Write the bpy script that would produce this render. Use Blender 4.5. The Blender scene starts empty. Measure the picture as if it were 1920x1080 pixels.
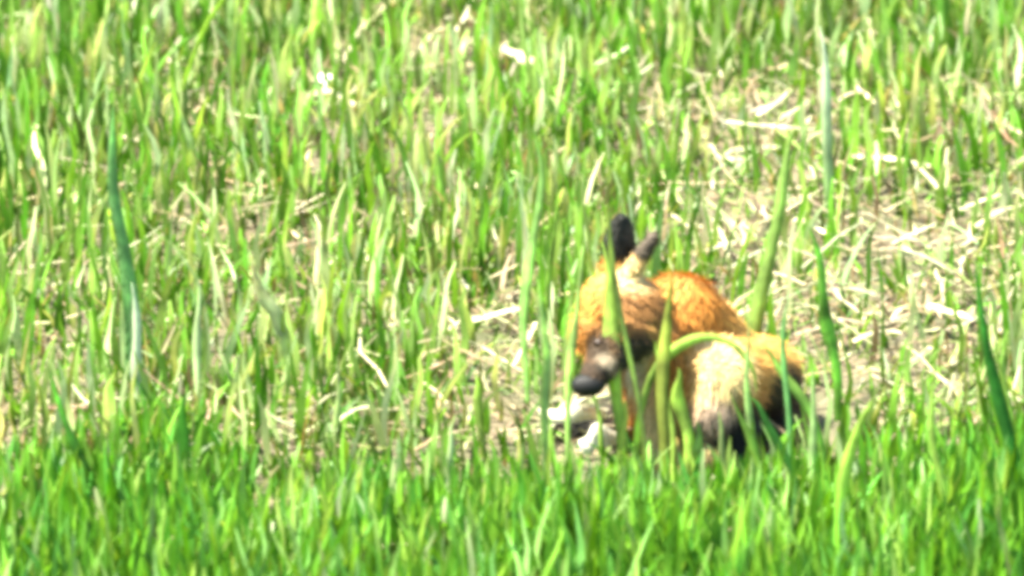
import bpy, bmesh, math, random
import numpy as np
from mathutils import Vector, Matrix

random.seed(7)
R = np.random.default_rng(11)
S = bpy.context.scene

# ------------------------------------------------------------------ camera
D, PITCH, LENS = 12.0, math.radians(20), 345.0
SP, CP = math.sin(PITCH), math.cos(PITCH)
CAM = np.array([0.0, -D * CP, D * SP])
FWD = np.array([0.0, CP, -SP]); RIGHT = np.array([1.0, 0, 0]); UP = np.array([0.0, SP, CP])
FPX = 1920 * LENS / 36.0
cd = bpy.data.cameras.new("camera"); cam = bpy.data.objects.new("camera", cd)
S.collection.objects.link(cam)
cam.location = CAM; cam.rotation_euler = (math.pi / 2 - PITCH, 0, 0)
cd.lens = LENS; cd.sensor_width = 36; cd.clip_start = 0.5; cd.clip_end = 3000
cd.dof.use_dof = True; cd.dof.focus_distance = 11.75; cd.dof.aperture_fstop = 5.0
S.camera = cam

# ------------------------------------------------------------------ sky, sun, exposure
SUN_EL, SUN_AZ = math.radians(64), math.radians(-100)      # azimuth from +Y (away from camera) towards +X
w = bpy.data.worlds.new("World"); S.world = w; w.use_nodes = True
nt = w.node_tree; bg = nt.nodes["Background"]
sk = nt.nodes.new("ShaderNodeTexSky"); sk.sky_type = 'NISHITA'; sk.sun_disc = False
sk.sun_elevation = SUN_EL; sk.sun_rotation = SUN_AZ
nt.links.new(sk.outputs[0], bg.inputs[0]); bg.inputs[1].default_value = 0.075
ld = bpy.data.lights.new("sun", 'SUN'); ld.energy = 5.0; ld.angle = math.radians(0.53); ld.color = (1, 0.95, 0.82)
sun = bpy.data.objects.new("sun", ld); S.collection.objects.link(sun)
sdir = Vector((math.cos(SUN_EL) * math.sin(SUN_AZ), math.cos(SUN_EL) * math.cos(SUN_AZ), math.sin(SUN_EL)))
sun.rotation_euler = sdir.to_track_quat('Z', 'Y').to_euler()
S.view_settings.view_transform = 'Standard'; S.view_settings.look = 'None'
S.view_settings.gamma = 1; S.view_settings.use_curve_mapping = False
S.view_settings.exposure = 2.5
S.render.engine = 'CYCLES'
S.cycles.pixel_filter_type = 'BLACKMAN_HARRIS'; S.cycles.filter_width = 5.2   # soft, strongly zoomed sensor
S.cycles.max_bounces = 8; S.cycles.diffuse_bounces = 3; S.cycles.transmission_bounces = 6

# ------------------------------------------------------------------ geometry of the place
def gz(x, y):                                             # gentle relief of the soil
    x = np.asarray(x, float); y = np.asarray(y, float)
    k = np.exp(-((x / 6) ** 2 + (y / 8) ** 2))
    return k * (0.006 * np.sin(7 * x + 1.3) * np.cos(5 * y) + 0.004 * np.sin(19 * x + 3 * y) + 0.004 * np.sin(13 * y - 8 * x))

def ray(u, v):
    return FWD + RIGHT * ((u - 960) / FPX) + UP * ((540 - v) / FPX)

def ground(u, v):                                         # where a line of sight meets the soil
    d = ray(u, v); t = -CAM[2] / d[2]
    return CAM + t * d

def at(u, v, y):                                          # a point at depth y
    d = ray(u, v); t = (y - CAM[1]) / d[1]
    return CAM + t * d

def pix(x, y):                                            # inverse, for density maps over the ground
    rx = x - CAM[0]; ry = y - CAM[1]; rz = -CAM[2]
    dep = ry * FWD[1] + rz * FWD[2]
    return 960 + FPX * rx / dep, 540 - FPX * (ry * UP[1] + rz * UP[2]) / dep

def vnoise(x, y, sc, seed):
    r = np.random.default_rng(seed); g = r.random((64, 64))
    xs = x * sc + 31.7; ys = y * sc + 17.3
    i = np.floor(xs).astype(int); j = np.floor(ys).astype(int); fx = xs - i; fy = ys - j
    fx = fx * fx * (3 - 2 * fx); fy = fy * fy * (3 - 2 * fy)
    a = g[i % 64, j % 64]; b = g[(i + 1) % 64, j % 64]; c = g[i % 64, (j + 1) % 64]; d = g[(i + 1) % 64, (j + 1) % 64]
    return (a * (1 - fx) + b * fx) * (1 - fy) + (c * (1 - fx) + d * fx) * fy

BARE = [(1660, 520, 300, 220, 1.0), (1420, 235, 170, 65, 1.0), (1420, 440, 150, 100, .95), (1820, 230, 140, 60, .6), (900, 660, 130, 120, .95),
        (620, 180, 110, 55, .9), (400, 225, 80, 70, .75), (900, 110, 160, 35, .7), (600, 815, 300, 65, .85), (90, 830, 110, 60, .6), (760, 180, 120, 60, .6),
        (1090, 800, 90, 55, 1.0), (1740, 790, 110, 50, .7), (1330, 800, 160, 60, .9), (1280, 700, 180, 100, .8),
        (1500, 650, 150, 100, .8), (110, 560, 170, 150, .42), (480, 470, 240, 110, .42), (760, 480, 130, 120, .35), (1180, 200, 90, 60, .4), (960, 480, 140, 90, .3)]
def bare(x, y):
    u, v = pix(x, y)
    m = np.zeros_like(x)
    for (a, b, su, sv, k) in BARE:
        m = np.maximum(m, k * np.exp(-(((u - a) / su) ** 2 + ((v - b) / sv) ** 2)))
    return np.clip(1.25 * m * (0.6 + 0.75 * vnoise(x, y, 9, 3)), 0, 1)

def bare_up(x, y):                                        # blades here would stand in front of bare ground further back
    return np.maximum.reduce([bare(x, y), .95 * bare(x, y + .14), .9 * bare(x, y + .28)])

# ------------------------------------------------------------------ helpers
def tag(o, label=None, cat=None, group=None, kind=None):
    if label: o["label"] = label
    if cat: o["category"] = cat
    if group: o["group"] = group
    if kind: o["kind"] = kind
    return o

def link(name, me, mat=None, parent=None):
    o = bpy.data.objects.new(name, me); S.collection.objects.link(o)
    if mat: me.materials.append(mat)
    if parent: o.parent = parent
    return o

def np_mesh(name, V, F, C=None, smooth=True):             # V (n,3); F (m,4) or (m,3)
    me = bpy.data.meshes.new(name)
    k = F.shape[1]
    me.vertices.add(len(V)); me.vertices.foreach_set("co", np.ascontiguousarray(V, np.float32).ravel())
    me.loops.add(F.size); me.loops.foreach_set("vertex_index", F.astype(np.int32).ravel())
    me.polygons.add(len(F))
    me.polygons.foreach_set("loop_start", (np.arange(len(F)) * k).astype(np.int32))
    me.polygons.foreach_set("use_smooth", np.full(len(F), smooth))
    me.update(calc_edges=True)
    if C is not None:
        a = me.color_attributes.new("tint", 'FLOAT_COLOR', 'POINT')
        cc = np.ones((len(V), 4), np.float32); cc[:, :3] = C
        a.data.foreach_set("color", cc.ravel())
    return me

def nodes(name):
    m = bpy.data.materials.new(name); m.use_nodes = True
    return m, m.node_tree, m.node_tree.nodes["Principled BSDF"]

def leaf_material(name, rough=.45, spec=.35, trans=.4, tcol=(1.25, 1.1, .5), grain=(300, 40)):
    m, t, p = nodes(name); N, L = t.nodes, t.links
    a = N.new("ShaderNodeAttribute"); a.attribute_name = "tint"
    tx = N.new("ShaderNodeTexNoise"); tx.inputs["Scale"].default_value = grain[1]; tx.inputs["Detail"].default_value = 3
    co = N.new("ShaderNodeTexCoord"); L.new(co.outputs["Object"], tx.inputs["Vector"])
    mr = N.new("ShaderNodeMapRange"); mr.inputs[1].default_value = .3; mr.inputs[2].default_value = .7
    mr.inputs[3].default_value = .75; mr.inputs[4].default_value = 1.25; L.new(tx.outputs[0], mr.inputs[0])
    mx = N.new("ShaderNodeMix"); mx.data_type = 'RGBA'; mx.blend_type = 'MULTIPLY'; mx.inputs[0].default_value = 1
    L.new(a.outputs["Color"], mx.inputs[6]); L.new(mr.outputs[0], mx.inputs[7])
    L.new(mx.outputs[2], p.inputs["Base Color"])
    p.inputs["Roughness"].default_value = rough; p.inputs["Specular IOR Level"].default_value = spec
    tb = N.new("ShaderNodeBsdfTranslucent")
    m2 = N.new("ShaderNodeMix"); m2.data_type = 'RGBA'; m2.blend_type = 'MULTIPLY'; m2.inputs[0].default_value = 1
    L.new(mx.outputs[2], m2.inputs[6]); m2.inputs[7].default_value = (*tcol, 1)
    L.new(m2.outputs[2], tb.inputs["Color"])
    ms = N.new("ShaderNodeMixShader"); ms.inputs[0].default_value = trans
    L.new(p.outputs[0], ms.inputs[1]); L.new(tb.outputs[0], ms.inputs[2])
    L.new(ms.outputs[0], N["Material Output"].inputs[0])
    return m

M_grass = leaf_material("grass_leaf")
M_blade = leaf_material("broad_leaf", rough=.6, spec=.2, trans=.5, tcol=(1.3, 1.15, .55), grain=(0, 60))
M_straw = leaf_material("dry_straw", rough=.6, spec=.3, trans=.15, tcol=(1, .95, .8))

# ------------------------------------------------------------------ sky-wide ground
def axis(lim, fine, step):
    a = list(np.arange(-fine, fine + 1e-6, step)); b = []; s = fine; d = step * 2
    while s < lim: s += d; d *= 1.5; b.append(s)
    return np.array([-q for q in reversed(b)] + a + b)
xs = axis(1200, 2.4, .03); ys = axis(1200, 3.2, .03)
X, Y = np.meshgrid(xs, ys); Z = gz(X, Y) + .004 * (vnoise(X, Y, 22, 8) - .5) * np.exp(-((X / 6) ** 2 + (Y / 8) ** 2))
idx = np.arange(X.size).reshape(X.shape)
F = np.stack([idx[:-1, :-1], idx[:-1, 1:], idx[1:, 1:], idx[1:, :-1]], -1).reshape(-1, 4)
m, t, p = nodes("soil"); N, L = t.nodes, t.links
co = N.new("ShaderNodeTexCoord")
n1 = N.new("ShaderNodeTexNoise"); n1.inputs["Scale"].default_value = 14; n1.inputs["Detail"].default_value = 8
n2 = N.new("ShaderNodeTexNoise"); n2.inputs["Scale"].default_value = 90; n2.inputs["Detail"].default_value = 6
for n in (n1, n2): L.new(co.outputs["Object"], n.inputs["Vector"])
r1 = N.new("ShaderNodeValToRGB"); e = r1.color_ramp.elements
e[0].position = .3; e[0].color = (.05, .06, .022, 1); e[1].position = .7; e[1].color = (.13, .10, .06, 1)
L.new(n1.outputs[0], r1.inputs[0])
r2 = N.new("ShaderNodeMapRange"); r2.inputs[3].default_value = .5; r2.inputs[4].default_value = 1.5; L.new(n2.outputs[0], r2.inputs[0])
mx = N.new("ShaderNodeMix"); mx.data_type = 'RGBA'; mx.blend_type = 'MULTIPLY'; mx.inputs[0].default_value = 1
L.new(r1.outputs[0], mx.inputs[6]); L.new(r2.outputs[0], mx.inputs[7])
# beyond the grass built blade by blade the sheet itself carries the colour of the meadow
ln = N.new("ShaderNodeVectorMath"); ln.operation = 'LENGTH'; L.new(co.outputs["Object"], ln.inputs[0])
fr = N.new("ShaderNodeMapRange"); fr.inputs[1].default_value = 3.0; fr.inputs[2].default_value = 6.0; L.new(ln.outputs["Value"], fr.inputs[0])
mg = N.new("ShaderNodeMix"); mg.data_type = 'RGBA'; L.new(fr.outputs[0], mg.inputs[0]); L.new(mx.outputs[2], mg.inputs[6])
mg.inputs[7].default_value = (.08, .14, .025, 1)
L.new(mg.outputs[2], p.inputs["Base Color"]); p.inputs["Roughness"].default_value = .95
bp = N.new("ShaderNodeBump"); bp.inputs["Strength"].default_value = .6; bp.inputs["Distance"].default_value = .004
L.new(n2.outputs[0], bp.inputs["Height"]); L.new(bp.outputs[0], p.inputs["Normal"])
g = link("ground", np_mesh("ground", np.stack([X.ravel(), Y.ravel(), Z.ravel()], 1), F), m)
tag(g, "brown soil under the meadow", kind="structure")

# ------------------------------------------------------------------ grass, blade by blade
def strips(base, height, width, az, lean, curl, face, col, seg=4, wig=.0, tipw=.12, basew=.7, col2=None):
    """many curved blades: arrays of n; returns V, F, C"""
    n = len(height); tt = np.linspace(0, 1, seg + 1)[None, :]
    ang = lean[:, None] + curl[:, None] * tt ** 1.5        # angle from vertical along the blade
    ds = height[:, None] / seg
    amid = (ang[:, 1:] + ang[:, :-1]) / 2
    out = np.concatenate([np.zeros((n, 1)), np.cumsum(np.sin(amid) * ds, 1)], 1)
    up = np.concatenate([np.zeros((n, 1)), np.cumsum(np.cos(amid) * ds, 1)], 1)
    ca, sa = np.cos(az)[:, None], np.sin(az)[:, None]
    wob = wig * height[:, None] * np.sin(tt * R.uniform(3, 9, (n, 1)) + R.uniform(0, 6, (n, 1))) * tt
    P = np.stack([base[:, :1] + out * ca - wob * sa, base[:, 1:2] + out * sa + wob * ca, base[:, 2:3] + up], -1)
    wp = width[:, None] * (basew + (1 - basew) * np.minimum(tt * 3, 1)) * np.where(tt > .45, 1 - (1 - tipw) * ((tt - .45) / .55) ** 1.6, 1) / 2
    fa = face[:, None] + R.normal(0, .5, (n, 1)) * tt
    wv = np.stack([np.cos(fa), np.sin(fa), 0 * fa + R.normal(0, .12, (n, 1))], -1) * wp[..., None]
    V = np.stack([P - wv, P + wv], 2).reshape(-1, 3)
    k = (np.arange(n) * (seg + 1) * 2)[:, None] + (np.arange(seg) * 2)[None, :]
    F = np.stack([k, k + 1, k + 3, k + 2], -1).reshape(-1, 4)
    if col2 is None: col2 = col
    C = col[:, None, :] * (1 - tt[..., None]) + col2[:, None, :] * tt[..., None]
    C = np.repeat(C, 2, 1).reshape(-1, 3)
    return V, F, C

def join(parts):
    o = 0; Vs, Fs, Cs = [], [], []
    for V, F, C in parts:
        Vs.append(V); Fs.append(F + o); Cs.append(C); o += len(V)
    return np.concatenate(Vs), np.concatenate(Fs), np.concatenate(Cs)

def zone(x, y):                                            # 0..1: how lush and dark the grass is here
    u, v = pix(x, y)
    z = .62 * vnoise(x, y, 3.3, 71) + .5 * vnoise(x, y, 9, 72) - .1
    z += .45 / (1 + np.exp((v - 120 - 60 * np.sin(u / 210)) / 30)) + .35 / (1 + np.exp(-(v - 940) / 30))
    return np.clip(1.7 * z - .32, 0, 1)

def lush(c, x, y):                                         # yellow, half dry grass turns to fresh deep green where the ground is richer
    z = zone(x, y)[:, None] * R.uniform(.3, 1, (len(x), 1))
    return np.clip(c * (1 - z) * np.array([1.0, .98, 1.1]) + z * (.34 * c + .55 * np.array([.035, .13, .005])), .004, .8)

def palette(n, cols, wts):
    c = np.array(cols)[R.choice(len(cols), n, p=np.array(wts) / sum(wts))]
    return np.clip(c * R.lognormal(0, .18, (n, 1)) * R.lognormal(0, .07, (n, 3)), .004, .8)

DEEP = (.05, .16, .006); MID = (.10, .26, .012); LIGHT = (.165, .37, .035); YEL = (.255, .43, .085); PALE = (.41, .53, .23)
OLIVE = (.145, .20, .05); COOL = (.08, .26, .03); STRAW = (.38, .345, .20); TAN = (.20, .15, .085); WHITE = (.45, .45, .26)

FOXC = (1270, 740)
def spots(n, prob, xr=(-2.1, 2.1), yr=(-2.4, 2.5)):
    x = R.uniform(*xr, n); y = R.uniform(*yr, n)
    k = R.random(n) < prob(x, y)
    x, y = x[k], y[k]
    return x, y, np.stack([x, y, gz(x, y) - .004], 1)

def fox_zone(x, y):                                        # trampled ground the animal sits on
    return ((x - .22) / .20) ** 2 + ((y + .50) / .17) ** 2 < 1

def edge(x, y):                                            # thin out away from the part in view
    return np.clip(1.25 - .5 * np.maximum(np.abs(x) - .75, 0) - .35 * np.maximum(np.abs(y) - 1.3, 0), .1, 1)

def near_band(x, y):                                       # 1 in the dense strip nearest the camera
    u, v = pix(x, y)
    return 1 / (1 + np.exp(-(v - 945 + 130 * (vnoise(x, y, 4, 21) - .5) + 60 * (vnoise(x, y, 15, 22) - .5) + 110 * np.exp(-((u - 310) / 110) ** 2) + 60 * np.exp(-((u - 1800) / 200) ** 2) - 25 * np.exp(-((u - 1300) / 300) ** 2)) / 48))

parts = []
# low understorey
x, y, b = spots(190000, lambda x, y: (.95 - .80 * bare_up(x, y)) * (.3 + .7 * np.clip(3 * vnoise(x, y, 14, 95) - .7, 0, 1)) * edge(x, y))
k = ~fox_zone(x, y); x, y, b = x[k], y[k], b[k]; n = len(x)
cl = vnoise(x, y, 11, 5)
ca = palette(n, [DEEP, MID, OLIVE, LIGHT, TAN, YEL], [3.2, 3.6, 3.4, 2.0, 1.6, .8]); ca = lush(ca, x, y)
parts.append(strips(b, R.uniform(.02, .065, n) * (.7 + .8 * cl), R.uniform(.0035, .008, n), R.uniform(0, 6.28, n), R.normal(.25, .3, n),
                    R.normal(.4, .4, n), R.normal(0, .7, n), ca, seg=3))
# taller blades
x, y, b = spots(25000, lambda x, y: (.25 + .75 * vnoise(x, y, 8, 9)) * (1 - .95 * bare_up(x, y)) * edge(x, y) * (1 - .8 * near_band(x, y)))
k = ~fox_zone(x, y); x, y, b = x[k], y[k], b[k]; n = len(x)
ca = palette(n, [DEEP, MID, LIGHT, YEL, PALE, OLIVE], [1.6, 2.4, 3.0, 3.0, 2.6, 1.0]); ca = lush(ca, x, y)
parts.append(strips(b, R.uniform(.05, .13, n) * (.7 + .7 * vnoise(x, y, 5, 14)), R.uniform(.005, .0115, n), R.uniform(0, 6.28, n), R.normal(.06, .13, n),
                    R.gamma(1.5, .16, n), R.normal(0, .6, n), ca, seg=5, wig=.05))
x, y, b = spots(60000, lambda x, y: (.35 + .4 * vnoise(x, y, 9, 61)) * (1 - .8 * bare_up(x, y)) * edge(x, y) * (1 - .85 * near_band(x, y)))
k = ~fox_zone(x, y); x, y, b = x[k], y[k], b[k]; n = len(x)
parts.append(strips(b, R.uniform(.02, .09, n), R.uniform(.003, .006, n), R.uniform(0, 6.28, n), R.normal(.35, .4, n), R.normal(.3, .5, n), R.normal(0, .8, n),
                    palette(n, [STRAW, PALE, TAN, OLIVE], [2, 3, 2, 2]), seg=3, wig=.05, tipw=.5))
# pale dry stems, upright and a little crooked, that catch the light
x, y, b = spots(22000, lambda x, y: (.25 + .75 * vnoise(x, y, 5, 81)) * (1 - .88 * bare_up(x, y)) * edge(x, y) * (1 - .8 * near_band(x, y)))
k = ~fox_zone(x, y); x, y, b = x[k], y[k], b[k]; n = len(x)
parts.append(strips(b, R.uniform(.05, .135, n), R.uniform(.0045, .010, n), R.uniform(0, 6.28, n), R.normal(.04, .09, n), R.gamma(1.5, .14, n), R.normal(0, .4, n),
                    palette(n, [YEL, PALE, LIGHT, (.55, .60, .34)], [3, 3, 2, 1.4]), seg=6, wig=.06, tipw=.3))
V, F, C = join(parts)
o = link("meadow_grass", np_mesh("meadow_grass", V, F, C), M_grass)
tag(o, "short yellow green meadow grass growing all over the ground", "grass", kind="stuff")

# dense cool strip nearest the camera
x, y, b = spots(60000, lambda x, y: near_band(x, y) * edge(x, y) * (.5 + .5 * vnoise(x, y, 10, 30)), yr=(-2.4, -.45))
n = len(x)
ca = palette(n, [DEEP, MID, COOL, LIGHT, YEL], [1.4, 2.6, 4.5, 3.4, .6]); ca = .5 * ca + .5 * lush(ca, x, y)
pu, pv = pix(x, y)
top = 885 - 40 * R.random(n) ** 2 + 110 * (vnoise(x, y, 9, 41) - .5) - 150 * np.exp(-((pu - 310) / 110) ** 2) - 70 * (pu > 1600) - 30 * (pu > 1440) + 18 * np.exp(-((pu - 1260) / 150) ** 2)
hh = np.clip(np.minimum(R.uniform(.05, .13, n) * (.75 + .5 * vnoise(x, y, 7, 31)), (pv - top) / 1536 / .94), .018, 1)
NB = strips(b, hh, R.uniform(.005, .011, n), R.uniform(0, 6.28, n), R.normal(.1, .2, n),
                 R.gamma(1.6, .2, n), R.normal(0, .6, n), ca, seg=5, wig=.03)
x, y, b = spots(11000, lambda x, y: near_band(x, y) * edge(x, y) * vnoise(x, y, 8, 91), yr=(-2.4, -.7))
n = len(x); pu, pv = pix(x, y)
hh = np.clip(np.minimum(R.uniform(.07, .16, n), (pv - 820 - 60 * R.random(n)) / 1536 / .94), .03, 1)
V, F, C = join([NB, strips(b, hh, R.uniform(.005, .009, n), R.uniform(0, 6.28, n), R.normal(.1, .14, n), R.gamma(1.6, .15, n), R.normal(0, .4, n),
                           palette(n, [LIGHT, YEL, (.26, .48, .12), PALE], [4, 2, 4, .8]), seg=6, wig=.04)])
o = link("near_grass", np_mesh("near_grass", V, F, C), M_grass)
tag(o, "dense fresh green grass in the strip in front of the fox", "grass", kind="stuff")

# ------------------------------------------------------------------ straw litter
def litter(n, prob, lmin, lmax, wmin, wmax, cols, wts, zmax, flat=1.45):
    x, y, b = spots(n, prob); n = len(x)
    k = ~(fox_zone(x, y) & (y > -.56) & (x > .17)); x, y, b = x[k], y[k], b[k]; n = len(x)
    b[:, 2] += .005 + R.uniform(0, zmax, n)
    return strips(b, R.uniform(lmin, lmax, n), R.uniform(wmin, wmax, n), R.uniform(0, 6.28, n), R.normal(flat, .12, n), R.normal(.1, .5, n),
                  R.uniform(0, 6.28, n), palette(n, cols, wts), seg=3, wig=.09, tipw=.4, basew=.8)
A = litter(95000, lambda x, y: np.clip(bare(x, y) * .9 + .03, 0, 1) * edge(x, y), .012, .06, .002, .0055, [STRAW, TAN, WHITE, OLIVE, LIGHT], [2.2, 7, .5, 3, .8], .018)
B = litter(30000, lambda x, y: np.clip(bare(x, y) ** 1.4 + .04, 0, 1) * edge(x, y), .03, .11, .0025, .006, [STRAW, WHITE, TAN, OLIVE], [3.4, 1.2, 2.6, 1], .04, 1.38)
V, F, C = join([A, B])
o = link("straw_litter", np_mesh("straw_litter", V, F, C), M_straw)
tag(o, "loose dry straw and dead grass scattered over the bare ground", "straw", kind="stuff")

# ------------------------------------------------------------------ single blades and stems
def ribbon(name, pts, width, col, label, cat, mat, group=None, fold=.25, taper='leaf', col2=None):
    """one creased blade through world points (base first), smoothed with a Catmull-Rom curve"""
    P = np.array(pts, float); q = np.vstack([2 * P[0] - P[1], P, 2 * P[-1] - P[-2]]); out = []
    for i in range(1, len(q) - 2):
        for s in np.linspace(0, 1, 6, endpoint=False):
            a, b_, c, d = q[i - 1], q[i], q[i + 1], q[i + 2]
            out.append(.5 * ((2 * b_) + (-a + c) * s + (2 * a - 5 * b_ + 4 * c - d) * s * s + (-a + 3 * b_ - 3 * c + d) * s ** 3))
    out.append(P[-1]); P = np.array(out); n = len(P)
    T = np.gradient(P, axis=0); T /= np.linalg.norm(T, axis=1)[:, None] + 1e-9
    toc = CAM - P; toc /= np.linalg.norm(toc, axis=1)[:, None]
    tw = random.uniform(-.5, .5)
    if taper == 'straw': toc = np.tile(np.array([0, -.3, 1.0]), (n, 1))
    W = np.cross(T, toc); W /= np.linalg.norm(W, axis=1)[:, None] + 1e-9
    Nn = np.cross(W, T)
    W = W * math.cos(tw) + Nn * math.sin(tw); Nn = np.cross(W, T)
    s = np.linspace(0, 1, n)
    if taper == 'leaf': wp = np.minimum(.55 + 1.2 * s, 1) * np.where(s > .4, 1 - .93 * ((s - .4) / .6) ** 1.5, 1)
    elif taper == 'straw': wp = 1 - .35 * s
    else: wp = np.sin(np.pi * (.12 + .84 * s)) ** .7
    wp = wp * width / 2
    base = P[0].copy(); P = P - base
    ph = random.uniform(0, 6); P = P + W * (width * .22 * np.sin(s * random.uniform(5, 9) + ph) * np.minimum(s * 4, 1))[:, None]
    wp = wp * (1 + .14 * np.sin(s * random.uniform(9, 16) + ph))
    th = width * .06
    V = []
    for sd in (1, -1):
        V += [P - W * wp[:, None] + Nn * (th * sd * .2), P - Nn * (fold * wp[:, None] - th * sd), P + W * wp[:, None] + Nn * (th * sd * .2)]
    V = np.stack(V, 1).reshape(-1, 3)                       # rings of six
    F = []
    for i in range(n - 1):
        a = i * 6
        for (p0, p1) in ((0, 1), (1, 2), (2, 5), (5, 4), (4, 3), (3, 0)):
            F.append((a + p0, a + p1, a + 6 + p1, a + 6 + p0))
    c1 = np.array(col); c2 = np.array(col2 if col2 is not None else col)
    jit = np.array([random.lognormvariate(0, .42) for _ in range(n)]); jit = (jit + np.roll(jit, 1) + np.roll(jit, -1)) / 3
    C = np.repeat((c1 * (1 - s[:, None]) + c2 * s[:, None]) * jit[:, None], 6, 0)
    C *= np.tile(np.array([.85, 1.25, 1.0, .85, 1.25, 1.0]), n)[:, None]      # pale midrib
    o = link(name, np_mesh(name, V, np.array(F), C), mat); o.location = base
    return tag(o, label, cat, group)

def upright(px, width_px, col, label, back=0.0, mat=None, col2=None, fold=.25, lean=0.0, name="grass_blade", cat="grass blade"):
    """a standing blade: px = picture points base first; it stands on the soil where its base is and leans away by `lean` metres"""
    g0 = ground(*px[0]); n = len(px)
    pts = [at(u, v, g0[1] + lean * i / max(n - 1, 1)) for i, (u, v) in enumerate(px)]
    pts[0] = g0 + np.array([0, 0, -.006])
    return ribbon(name, pts, width_px * .7 / 1536, col, label, cat, mat or M_blade, "tall blades standing out of the grass", fold, 'leaf', col2)

def lying(px, width_px, col, label, z=.03, name="straw_stem", cat="straw", taper='straw', grp="single straws lying on the ground"):
    pts = []
    for i, (u, v) in enumerate(px):
        d = ray(u, v); zz = z + (.012 if taper == 'lens' else 0) + .006 * (i % 2); t = -(CAM[2] - zz) / d[2]; pts.append(CAM + t * d)
    return ribbon(name, pts, width_px * (.72 if taper == 'straw' else .9) / 1536, col, label, cat, M_straw, grp, .3, taper)

TEAL = (.18, .38, .15); DKG = (.17, .37, .06); BRG = (.26, .45, .09); LIM = (.34, .50, .10); MINT = (.34, .50, .20)

upright([(1552, 420), (1552, 330), (1555, 230), (1547, 140), (1533, 50)], 34, (.16, .34, .06), "pale cream blade with a sharp white tip above the straw at upper right", col2=(.62, .70, .45), fold=.2, mat=M_straw)
upright([(1425, 770), (1422, 620), (1440, 480), (1468, 330), (1495, 235)], 38, (.33, .52, .13), "broad green blade rising right of the ears of the fox", fold=.2)
upright([(1572, 790), (1565, 680), (1552, 590), (1535, 500), (1514, 425)], 34, DKG, "dark green pointed blade between the broad blade and the bare straw", fold=.5)
upright([(246, 760), (242, 620), (232, 460), (216, 330), (206, 200)], 42, (.20, .40, .15), "tall blue green blade standing alone at the left", fold=.5)
upright([(262, 800), (258, 690), (252, 600), (250, 530)], 28, (.60, .70, .42), "blade painted sunlit white beside the tall blue green blade", mat=M_straw)  # its white colour paints the sunlit highlight along the tall blade
upright([(545, 720), (520, 610), (495, 550), (470, 480)], 40, (.45, .6, .32), "pale mint blade with a wide bright tip left of the middle", col2=WHITE)
upright([(190, 985), (165, 900), (130, 800), (92, 690)], 30, DKG, "dark green blade leaning left in the lower left corner", fold=.5)
upright([(325, 960), (335, 880), (345, 800), (352, 735)], 40, (.04, .17, .015), "wide deep green blade near the lower left", fold=.5)
upright([(398, 1098), (430, 1055), (468, 1003)], 24, LIM, "short lime blade leaning right at the bottom edge", fold=.2)
upright([(372, 1060), (405, 995), (442, 925)], 30, DKG, "dark blade leaning right just above the short lime blade", fold=.5)
upright([(1172, 905), (1160, 760), (1152, 640), (1138, 540), (1128, 455)], 46, LIM, "bright lime blade standing across the face of the fox", fold=.2)
upright([(1215, 930), (1200, 780), (1170, 620), (1150, 490), (1141, 390), (1134, 300)], 16, (.36, .46, .14), "thin yellow blade passing beside the dark ear of the fox")
upright([(1188, 905), (1198, 780), (1232, 690), (1300, 640), (1365, 645), (1408, 690), (1420, 735)], 25, LIM, "long blade bent in an arch over the haunch of the fox", fold=.35)
upright([(1245, 915), (1243, 780), (1252, 640), (1256, 500)], 36, (.30, .36, .07), "olive green blade in front of the neck of the fox")
upright([(1262, 910), (1258, 800), (1240, 700), (1228, 640)], 15, LIM, "thin lime blade in front of the chest of the fox")
upright([(1920, 1015), (1895, 850), (1862, 680), (1828, 485)], 36, (.05, .20, .03), "long dark blade leaning left along the right edge", fold=.5)
upright([(1912, 960), (1890, 780), (1868, 640)], 20, LIM, "light blade beside the long dark blade at the right edge")
upright([(1030, 930), (1022, 760), (1020, 640), (1012, 520)], 24, MINT, "mint blade standing left of the fox's nose")
upright([(1062, 900), (1070, 700), (1082, 560), (1098, 450)], 20, (.34, .5, .16), "slim pale blade rising along the left cheek of the fox")
upright([(1045, 700), (1030, 560), (1040, 440), (1046, 330)], 15, YEL, "thin yellow stem behind the head of the fox")
upright([(990, 760), (985, 600), (1000, 450), (1012, 330), (1000, 240)], 26, (.24, .44, .12), "wide soft green blade left of the ears of the fox")
upright([(672, 1075), (683, 1000), (703, 890)], 26, LIM, "light green blade in the near grass below the middle")
upright([(1098, 1075), (1116, 980), (1108, 900), (1096, 840)], 14, MINT, "crooked thin mint stem in the near grass")
upright([(1040, 1070), (1040, 980), (1032, 870)], 24, LIM, "straight light blade in the near grass below the fox's nose")
upright([(962, 1060), (955, 980), (948, 900)], 18, LIM, "small light blade left of the straight one in the near grass")
upright([(845, 930), (842, 860), (850, 790)], 18, PALE, "short cream stub left of the fox's paws", mat=M_straw)
upright([(1562, 1060), (1580, 930), (1612, 800), (1628, 750)], 30, LIM, "bright blade leaning right in the grass right of the fox")
upright([(1660, 1070), (1668, 950), (1650, 850)], 22, BRG, "upright green blade in the lower right grass")
upright([(1790, 1060), (1775, 930), (1745, 800), (1752, 640)], 20, LIM, "tall lime stem at the lower right")
upright([(1480, 950), (1478, 800), (1470, 640), (1478, 540)], 16, (.2, .42, .15), "slender blade over the tail of the fox")
upright([(1405, 935), (1412, 820), (1398, 700), (1405, 600)], 18, MINT, "slender mint blade over the hind leg of the fox")
upright([(1440, 940), (1410, 840), (1372, 735)], 22, (.26, .42, .08), "yellow green blade leaning left across the hind leg of the fox")
upright([(1560, 930), (1520, 770), (1460, 690), (1430, 650)], 24, BRG, "green blade bent left over the back of the fox")
upright([(1500, 960), (1480, 870), (1432, 780), (1405, 745)], 22, (.08, .26, .05), "drooping green blade by the fox's tail")
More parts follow.
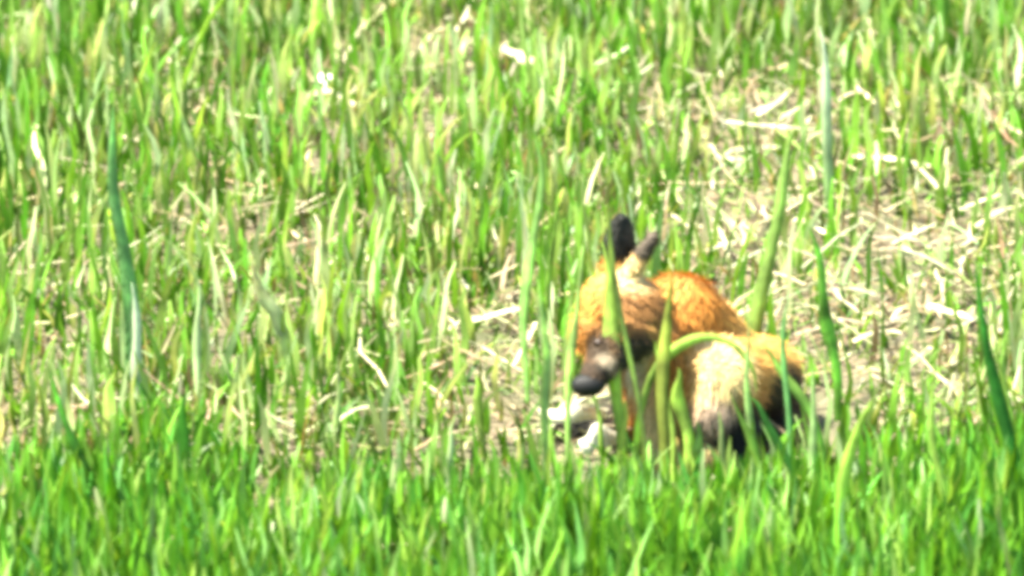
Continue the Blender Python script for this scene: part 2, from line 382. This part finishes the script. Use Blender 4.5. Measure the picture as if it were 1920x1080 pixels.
upright([(370, 800), (372, 640), (370, 520)], 22, PALE, "thick pale stem at centre left", mat=M_straw)
upright([(630, 870), (632, 760), (636, 670)], 18, PALE, "straight cream stem in the litter at lower left")
upright([(475, 810), (466, 720), (455, 650)], 20, PALE, "leaning cream stem left of the straight one")
upright([(440, 190), (436, 90), (448, -10)], 20, PALE, "pale stem reaching the top edge at upper left")
upright([(272, 110), (276, 30), (268, -20)], 22, YEL, "broad pale stem at the top left corner")
upright([(822, 420), (824, 320), (818, 240)], 16, YEL, "straight yellow stem near the middle of the meadow")
upright([(912, 430), (928, 380), (940, 330)], 20, LIM, "lime leaf tilted right left of the fox's ears")
upright([(610, 385), (650, 350), (688, 312)], 14, YEL, "slanting yellow stem in the meadow left of the middle")
upright([(905, 850), (900, 760), (888, 700)], 26, LIM, "bright leaf in the straw left of the fox's nose")
upright([(320, 220), (380, 60), (470, -60)], 0.1 + 18, LIM, "slanting light blade near the top left")
upright([(1270, 110), (1255, 20), (1262, -40)], 16, PALE, "cream stem at the top edge above the fox")
upright([(1362, 150), (1350, 60), (1335, -20)], 20, LIM, "leaning light blade at the top edge right of the fox")

upright([(1290, 905), (1286, 800), (1272, 730), (1268, 690)], 36, LIM, "short light blade before the haunch of the fox under the arch")
upright([(1322, 910), (1310, 850), (1304, 790)], 32, (.28, .44, .12), "short blade before the hind paw of the fox")
upright([(1368, 915), (1352, 830), (1350, 770)], 16, PALE, "thin cream blade before the hind leg of the fox")
upright([(1142, 905), (1128, 840), (1118, 760), (1085, 690)], 13, LIM, "thin blade leaning left across the muzzle of the fox")
upright([(1525, 960), (1520, 860), (1528, 760), (1520, 680)], 20, MINT, "mint blade rising behind the drooping blade at the fox's tail")
upright([(1455, 930), (1450, 850), (1428, 790)], 16, MINT, "short mint blade before the dark flank of the fox")
upright([(1130, 700), (1122, 560), (1108, 500), (1100, 430)], 14, (.4, .52, .16), "thin bright blade along the forehead of the fox", lean=-.02)

lying([(745, 132), (830, 118), (912, 96)], 13, STRAW, "long straw lying level at the top middle")
lying([(938, 88), (985, 112), (1028, 104)], 22, WHITE, "thick white bent straw right of the long level straw", name="dead_leaf", cat="dead leaf", taper='lens', grp=None)
lying([(1602, 160), (1640, 192), (1692, 216)], 15, STRAW, "straw sloping down to the right beside the white tipped blade")
lying([(1815, 205), (1868, 228), (1925, 254)], 17, STRAW, "straw reaching in from the right edge near the top")
lying([(1590, 291), (1660, 296), (1742, 312)], 15, WHITE, "pale level straw on the upper edge of the bare patch")
lying([(1715, 304), (1742, 330), (1764, 366)], 18, STRAW, "short curved straw at the end of the pale level straw")
lying([(1800, 392), (1850, 372), (1915, 358)], 17, WHITE, "pale straw rising to the right edge of the bare patch")
lying([(1830, 425), (1880, 395), (1925, 380)], 16, STRAW, "tan straw just below the pale rising straw")
lying([(880, 600), (945, 586), (1002, 572)], 16, WHITE, "white straw left of the fox's cheek")
lying([(1004, 604), (985, 645), (962, 684)], 14, WHITE, "white straw slanting down left of the fox's muzzle")
lying([(1488, 410), (1515, 418), (1560, 440)], 15, WHITE, "short pale straw behind the broad green blade")
lying([(1330, 470), (1362, 455), (1400, 448)], 15, WHITE, "short pale straw above the back of the fox")
lying([(1262, 402), (1285, 420), (1312, 440)], 18, STRAW, "stubby straw just right of the fox's ears")
lying([(570, 185), (620, 172), (668, 195)], 18, WHITE, "pale bent straw at upper left beside the white flake")
lying([(1330, 268), (1352, 292), (1398, 300)], 17, STRAW, "curled straw in the upper bare patch")
lying([(1360, 226), (1440, 236), (1530, 242)], 15, WHITE, "long pale straw across the upper bare patch")
lying([(1420, 215), (1450, 195), (1485, 168)], 16, WHITE, "straw rising right above the upper bare patch")
lying([(1735, 575), (1775, 580), (1825, 600)], 20, WHITE, "thick white straw in the middle of the bare patch")
lying([(1600, 640), (1650, 620), (1690, 625)], 14, STRAW, "tan straw right of the rump of the fox")
lying([(1010, 772), (1080, 782), (1152, 764)], 34, (.60, .58, .40), "pale curled dead leaf under the nose of the fox", name="dead_leaf", cat="dead leaf", taper='lens', grp=None, z=.03)
lying([(1088, 838), (1125, 824), (1168, 806)], 46, (.74, .72, .58), "white dead leaf in front of the fox's paws", name="dead_leaf", cat="dead leaf", taper='lens', grp=None, z=.02)
lying([(592, 152), (608, 150), (626, 148)], 28, (.8, .78, .7), "small white flake lying at upper left", name="dead_leaf", cat="dead leaf", taper='lens', grp=None, z=.02)
lying([(345, 842), (355, 838), (368, 842)], 26, WHITE, "small round white flake at lower left", name="dead_leaf", cat="dead leaf", taper='lens', grp=None, z=.03)

# ------------------------------------------------------------------ the fox
FO = ground(1290, 855)                                     # where it sits
def fp(u, v, dy):                                          # a point of the animal, dy metres behind its paws
    return at(u, v, FO[1] + dy) - FO
fox = bpy.data.objects.new("fox_cub", None); S.collection.objects.link(fox); fox.location = FO
tag(fox, "orange fox cub sitting hunched in the grass with its head lowered", "fox")

bm = bmesh.new(); bones = []                               # bones: (a, b, ra, rb, hair flow)
def ball(c, r, scale=None):
    mat = Matrix.Translation(Vector(c)) @ Matrix.Diagonal((*(scale or (1, 1, 1)), 1))
    bmesh.ops.create_icosphere(bm, subdivisions=3, radius=r, matrix=mat)
def limb(a, b, ra, rb, n=None):
    a, b = np.array(a), np.array(b); n = n or max(3, int(np.linalg.norm(b - a) / (min(ra, rb) * .35)))
    for s in np.linspace(0, 1, n): ball(a + (b - a) * s, ra + (rb - ra) * s)
    bones.append((a, b, (ra + rb) / 2))
HEAD = fp(1165, 578, -.03)
RUMP = fp(1428, 704, .10); BACK = fp(1365, 688, .085); SHO = fp(1276, 598, .05); CHEST = fp(1238, 690, .0)
limb(HEAD + np.array([.0, .02, -.02]), SHO + np.array([0, .0, -.03]), .038, .044)
limb(SHO, BACK, .052, .044); limb(BACK, RUMP, .044, .044); limb(SHO, CHEST, .052, .045)
limb(CHEST, fp(1290, 740, .04), .045, .05)
ball(HEAD, .045, (1.0, 1.0, .95))
CHL, CHR = fp(1122, 622, -.045), fp(1214, 640, -.035)
ball(CHL, .029); ball(CHR, .030); ball(fp(1166, 622, -.05), .036)
MUZ0, MUZ1 = fp(1150, 648, -.062), fp(1109, 712, -.098)
limb(MUZ0, MUZ1, .028, .0145)
THIGH = fp(1340, 706, -.005)
ball(THIGH, .048, (1.0, 1.0, .95)); limb(THIGH, BACK, .044, .042); limb(THIGH, RUMP, .044, .042)
KNEE, HOCK, PAW = fp(1325, 760, -.03), fp(1352, 828, .0), fp(1318, 852, -.05)
limb(THIGH, KNEE, .045, .034); limb(KNEE, HOCK, .034, .02); limb(HOCK, PAW, .019, .017)
ball(PAW, .018, (1.1, 1.3, .8))
FK, FPW = fp(1238, 780, -.035), fp(1238, 850, -.05)
limb(CHEST, FK, .04, .02); limb(FK, FPW, .02, .015); ball(FPW + np.array([0, -.008, -.003]), .018, (1, 1.35, .75))
FK2, FPW2 = fp(1190, 782, .03), fp(1085, 797, .082)
limb(CHEST, FK2, .035, .018); limb(FK2, FPW2, .018, .014); ball(FPW2 + np.array([-.006, 0, -.001]), .017, (1.35, 1, .75))
BL0, BL1 = fp(1386, 745, .0), fp(1378, 860, -.03)
limb(BL0, BL1, .024, .013); ball(BL1 + np.array([0, -.01, 0]), .016, (1, 1.4, .8))
T = [fp(1450, 730, .11), fp(1478, 770, .09), fp(1482, 822, .05), fp(1440, 850, .0)]
for a, b_, ra, rb in ((T[0], T[1], .024, .026), (T[1], T[2], .026, .028), (T[2], T[3], .028, .012)): limb(a, b_, ra, rb)
def ear(base, tip, wid, side):
    base, tip = np.array(base), np.array(tip); ax = tip - base
    for s in np.linspace(0, 1, 12):
        wd = wid * (.8 + .5 * s) * (1 - s ** 2.4) ** .7 + .003
        for q in np.linspace(-1, 1, 7):
            c = base + ax * s + np.array(side) * wd * q + np.array([0, .010 * q * q - .004, 0])
            ball(c, .0042 if s > .1 else .006)
    bones.append((base, tip, wid))
E1b, E1t, E2b, E2t = fp(1157, 512, -.02), fp(1164, 410, -.01), fp(1168, 540, -.045), fp(1222, 446, -.03)
ear(E1b, E1t, .0145, (.97, .2, .08)); ear(E2b, E2t, .0105, (.82, .5, .25))
for f in bm.faces: f.smooth = True
tmp = bpy.data.meshes.new("tmp"); bm.to_mesh(tmp); bm.free()
to = bpy.data.objects.new("tmp", tmp); S.collection.objects.link(to)
md = to.modifiers.new("r", 'REMESH'); md.mode = 'VOXEL'; md.voxel_size = .0024
sm = to.modifiers.new("s", 'SMOOTH'); sm.iterations = 6; sm.factor = .5
dg = bpy.context.evaluated_depsgraph_get(); dg.update()
body_me = bpy.data.meshes.new_from_object(to.evaluated_get(dg)); body_me.name = "body"
bpy.data.objects.remove(to); bpy.data.meshes.remove(tmp)
nv = len(body_me.vertices); bv = np.empty(nv * 3, np.float32); body_me.vertices.foreach_get("co", bv); bv = bv.reshape(-1, 3).astype(float)
bn = np.empty(nv * 3, np.float32); body_me.vertices.foreach_get("normal", bn); bn = bn.reshape(-1, 3).astype(float)
body_me.polygons.foreach_set("use_smooth", np.ones(len(body_me.polygons), bool))

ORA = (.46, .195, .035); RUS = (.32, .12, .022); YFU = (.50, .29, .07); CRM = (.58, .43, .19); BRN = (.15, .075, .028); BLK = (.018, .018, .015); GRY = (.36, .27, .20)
paint = [  # (centre, radius, softness, colour, strength)  the coat's markings, with sun and shade painted in, in order
    (SHO, .085, .03, ORA, 1), (fp(1300, 585, .02), .035, .03, RUS, .8), (fp(1265, 515, .03), .03, .02, YFU, .9), (fp(1330, 590, .03), .03, .03, ORA, 1),  # upper back: sunlit yellow and shaded russet painted into the coat
    (BACK, .07, .03, ORA, .7), (fp(1430, 650, .06), .06, .04, YFU, .8), (RUMP, .03, .03, ORA, .3), (fp(1455, 775, .05), .062, .02, (.035, .032, .018), .95), (fp(1425, 790, .0), .026, .02, (.05, .04, .02), .9),  # rump top yellowed for the sun, flank blackened for shadow
    (fp(1345, 690, -.05), .055, .02, YFU, 1), (fp(1355, 685, -.05), .042, .02, CRM, .95), (fp(1265, 690, -.04), .028, .02, ORA, .9),  # haunch painted paler where the sun strikes it
    (fp(1340, 785, -.05), .034, .015, GRY, .9), (fp(1322, 850, -.07), .022, .01, CRM, 1), (fp(1232, 800, -.05), .034, .02, (.55, .40, .18), .9), (fp(1236, 850, -.06), .025, .01, CRM, .9),
    (fp(1386, 800, -.02), .034, .012, BLK, .97), (BL1, .04, .01, BLK, 1), (T[2], .05, .03, (.05, .042, .025), .9), (T[1], .035, .02, BRN, .8), (T[3], .03, .02, BLK, .5),  # black stocking; tail darkened to carry the shadow beside the haunch
    (HEAD, .05, .02, ORA, .8), (fp(1195, 590, -.06), .04, .02, BRN, .8), (fp(1130, 595, -.07), .034, .02, (.22, .10, .03), .85), (fp(1160, 625, -.08), .03, .02, BRN, .75), (fp(1150, 520, -.04), .022, .012, YFU, .9),  # brownish cub face darkened for its shade, crown yellowed for the sun
    (fp(1104, 570, -.06), .018, .015, ORA, 1), (fp(1150, 690, -.08), .024, .012, (.26, .20, .14), .9), (fp(1184, 700, -.05), .03, .01, (.66, .60, .42), .95), (CHL, .03, .015, ORA, .5),
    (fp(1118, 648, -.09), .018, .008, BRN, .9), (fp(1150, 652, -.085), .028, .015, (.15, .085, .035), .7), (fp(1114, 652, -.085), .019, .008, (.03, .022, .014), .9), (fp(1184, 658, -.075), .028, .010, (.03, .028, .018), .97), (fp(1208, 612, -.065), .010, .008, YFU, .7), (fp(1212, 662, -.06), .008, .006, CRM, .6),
    (FPW2, .06, .02, BLK, .97), (FPW2 + (FK2 - FPW2) * .6, .05, .015, BLK, .97), (fp(1138, 700, -.07), .014, .006, (.03, .028, .022), .9), (fp(1134, 683, -.10), .011, .008, (.38, .31, .21), .8), (fp(1170, 600, -.08), .018, .012, (.36, .17, .05), .7), (MUZ1, .023, .006, (.02, .019, .015), .95), (fp(1075, 735, -.10), .02, .01, BLK, 1), (CHEST + np.array([0, -.04, 0]), .03, .02, RUS, .6), (fp(1190, 740, -.03), .03, .02, CRM, .6),
    (E1t, .042, .006, BLK, 1), (E1t + (E1b - E1t) * .45, .026, .006, BLK, 1), (E2t, .032, .008, (.09, .07, .05), 1), (E2b + (E2t - E2b) * .12, .020, .008, CRM, 1), (E2b + (E2t - E2b) * .4, .013, .006, CRM, .9)]
def coat(p):
    c = np.tile(np.array((.48, .20, .045)), (len(p), 1))
    for ce, r, sf, col, k in paint:
        d = np.linalg.norm(p - np.array(ce), axis=1)
        wgt = k * np.clip((r + sf / 2 - d) / sf, 0, 1)[:, None]
        c = c * (1 - wgt) + np.array(col) * wgt
    return c
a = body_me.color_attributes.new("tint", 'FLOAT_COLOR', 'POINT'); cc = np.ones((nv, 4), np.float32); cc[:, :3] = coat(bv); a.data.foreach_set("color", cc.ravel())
M_fur = leaf_material("fox_fur", rough=.75, spec=.2, trans=.0, grain=(0, 160))
body_me.materials.clear()
body = link("body", body_me, M_fur, fox)
# fur: short tapered hairs lying along the limbs
body_me.calc_loop_triangles()
tri = np.empty(len(body_me.loop_triangles) * 3, np.int32); body_me.loop_triangles.foreach_get("vertices", tri); tri = tri.reshape(-1, 3)
ar = np.linalg.norm(np.cross(bv[tri[:, 1]] - bv[tri[:, 0]], bv[tri[:, 2]] - bv[tri[:, 0]]), axis=1)
NH = 60000
ti = R.choice(len(tri), NH, p=ar / ar.sum()); q = R.random((NH, 2)); fl = q.sum(1) > 1; q[fl] = 1 - q[fl]
w3 = np.stack([1 - q.sum(1), q[:, 0], q[:, 1]], 1)
hp = (bv[tri[ti]] * w3[..., None]).sum(1); hn = (bn[tri[ti]] * w3[..., None]).sum(1); hn /= np.linalg.norm(hn, axis=1)[:, None]
best = np.full(NH, 1e9); flow = np.zeros((NH, 3))
for (pa, pb, rr) in bones:
    ab = pb - pa; s = np.clip(((hp - pa) @ ab) / (ab @ ab), 0, 1); d = np.linalg.norm(hp - pa - s[:, None] * ab, axis=1) / rr
    k = d < best; best[k] = d[k]; flow[k] = ab / np.linalg.norm(ab)
mz = np.linalg.norm(hp - MUZ1, axis=1) < .07; flow[mz] *= -1
flow += np.array([0, 0, -.45]) + R.normal(0, .28, (NH, 3))
flow -= (flow * hn).sum(1)[:, None] * hn; flow /= np.linalg.norm(flow, axis=1)[:, None] + 1e-9
dirn = flow * .9 + hn * R.uniform(.25, .6, (NH, 1)); dirn /= np.linalg.norm(dirn, axis=1)[:, None]
ln_ = R.gamma(5, .0022, NH).clip(.004, .024); face_d = np.minimum(np.linalg.norm(hp - MUZ1, axis=1), np.linalg.norm(hp - E1t, axis=1)); ln_ *= np.clip(face_d / .09, .3, 1)
sd = np.cross(dirn, hn); sd /= np.linalg.norm(sd, axis=1)[:, None] + 1e-9
hw = R.uniform(.0004, .0008, NH)[:, None]
mid = hp + dirn * ln_[:, None] * .55; tip = hp + dirn * ln_[:, None] + np.array([0, 0, -.15]) * ln_[:, None]
HV = np.stack([hp - sd * hw, hp + sd * hw, mid + sd * hw * .8, mid - sd * hw * .8, tip + sd * hw * .15, tip - sd * hw * .15], 1).reshape(-1, 3)
k = (np.arange(NH) * 6)[:, None]
HF = np.concatenate([k + np.array([[0, 1, 2, 3]]), k + np.array([[3, 2, 4, 5]])], 0)
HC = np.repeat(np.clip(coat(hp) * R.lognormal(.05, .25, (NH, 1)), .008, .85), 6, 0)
fur = link("fur", np_mesh("fur", HV, HF, HC), M_fur, fox); fur["kind"] = "stuff"
# eyes, nose, whiskers
m, t, p = nodes("eye_wet"); p.inputs["Base Color"].default_value = (.022, .011, .005, 1); p.inputs["Roughness"].default_value = .4; p.inputs["Specular IOR Level"].default_value = .3
M_eye = m
m, t, p = nodes("nose_skin"); p.inputs["Base Color"].default_value = (.008, .008, .007, 1); p.inputs["Roughness"].default_value = .55; p.inputs["Specular IOR Level"].default_value = .25
tn = t.nodes.new("ShaderNodeTexNoise"); tn.inputs["Scale"].default_value = 900; bb = t.nodes.new("ShaderNodeBump"); bb.inputs["Strength"].default_value = .4; bb.inputs["Distance"].default_value = .0005
t.links.new(tn.outputs[0], bb.inputs["Height"]); t.links.new(bb.outputs[0], p.inputs["Normal"]); M_nose = m
def surf(u, v):                                            # nearest point of the coat along a line of sight
    c = CAM - FO; d = ray(u, v); d = d / np.linalg.norm(d)
    hit, loc, nrm, _ = body.ray_cast(Vector(c), Vector(d)); return np.array(loc) if hit else fp(u, v, -.07)
def small(name, c, r, sc, mat):
    b2 = bmesh.new(); bmesh.ops.create_uvsphere(b2, u_segments=16, v_segments=10, radius=r, matrix=Matrix.Diagonal((*sc, 1)))
    for f in b2.faces: f.smooth = True
    me = bpy.data.meshes.new(name); b2.to_mesh(me); b2.free(); o = link(name, me, mat, fox); o.location = Vector(c); return o
bpy.context.view_layer.update()
small("eye", surf(1124, 645) + np.array([0, .002, 0]), .0068, (1.1, .8, .85), M_eye)
small("eye", surf(1186, 648) + np.array([0, .002, 0]), .0068, (1.1, .8, .85), M_eye)
small("nose", MUZ1 + (MUZ1 - MUZ0) * .16, .0165, (1.2, .85, .85), M_nose)
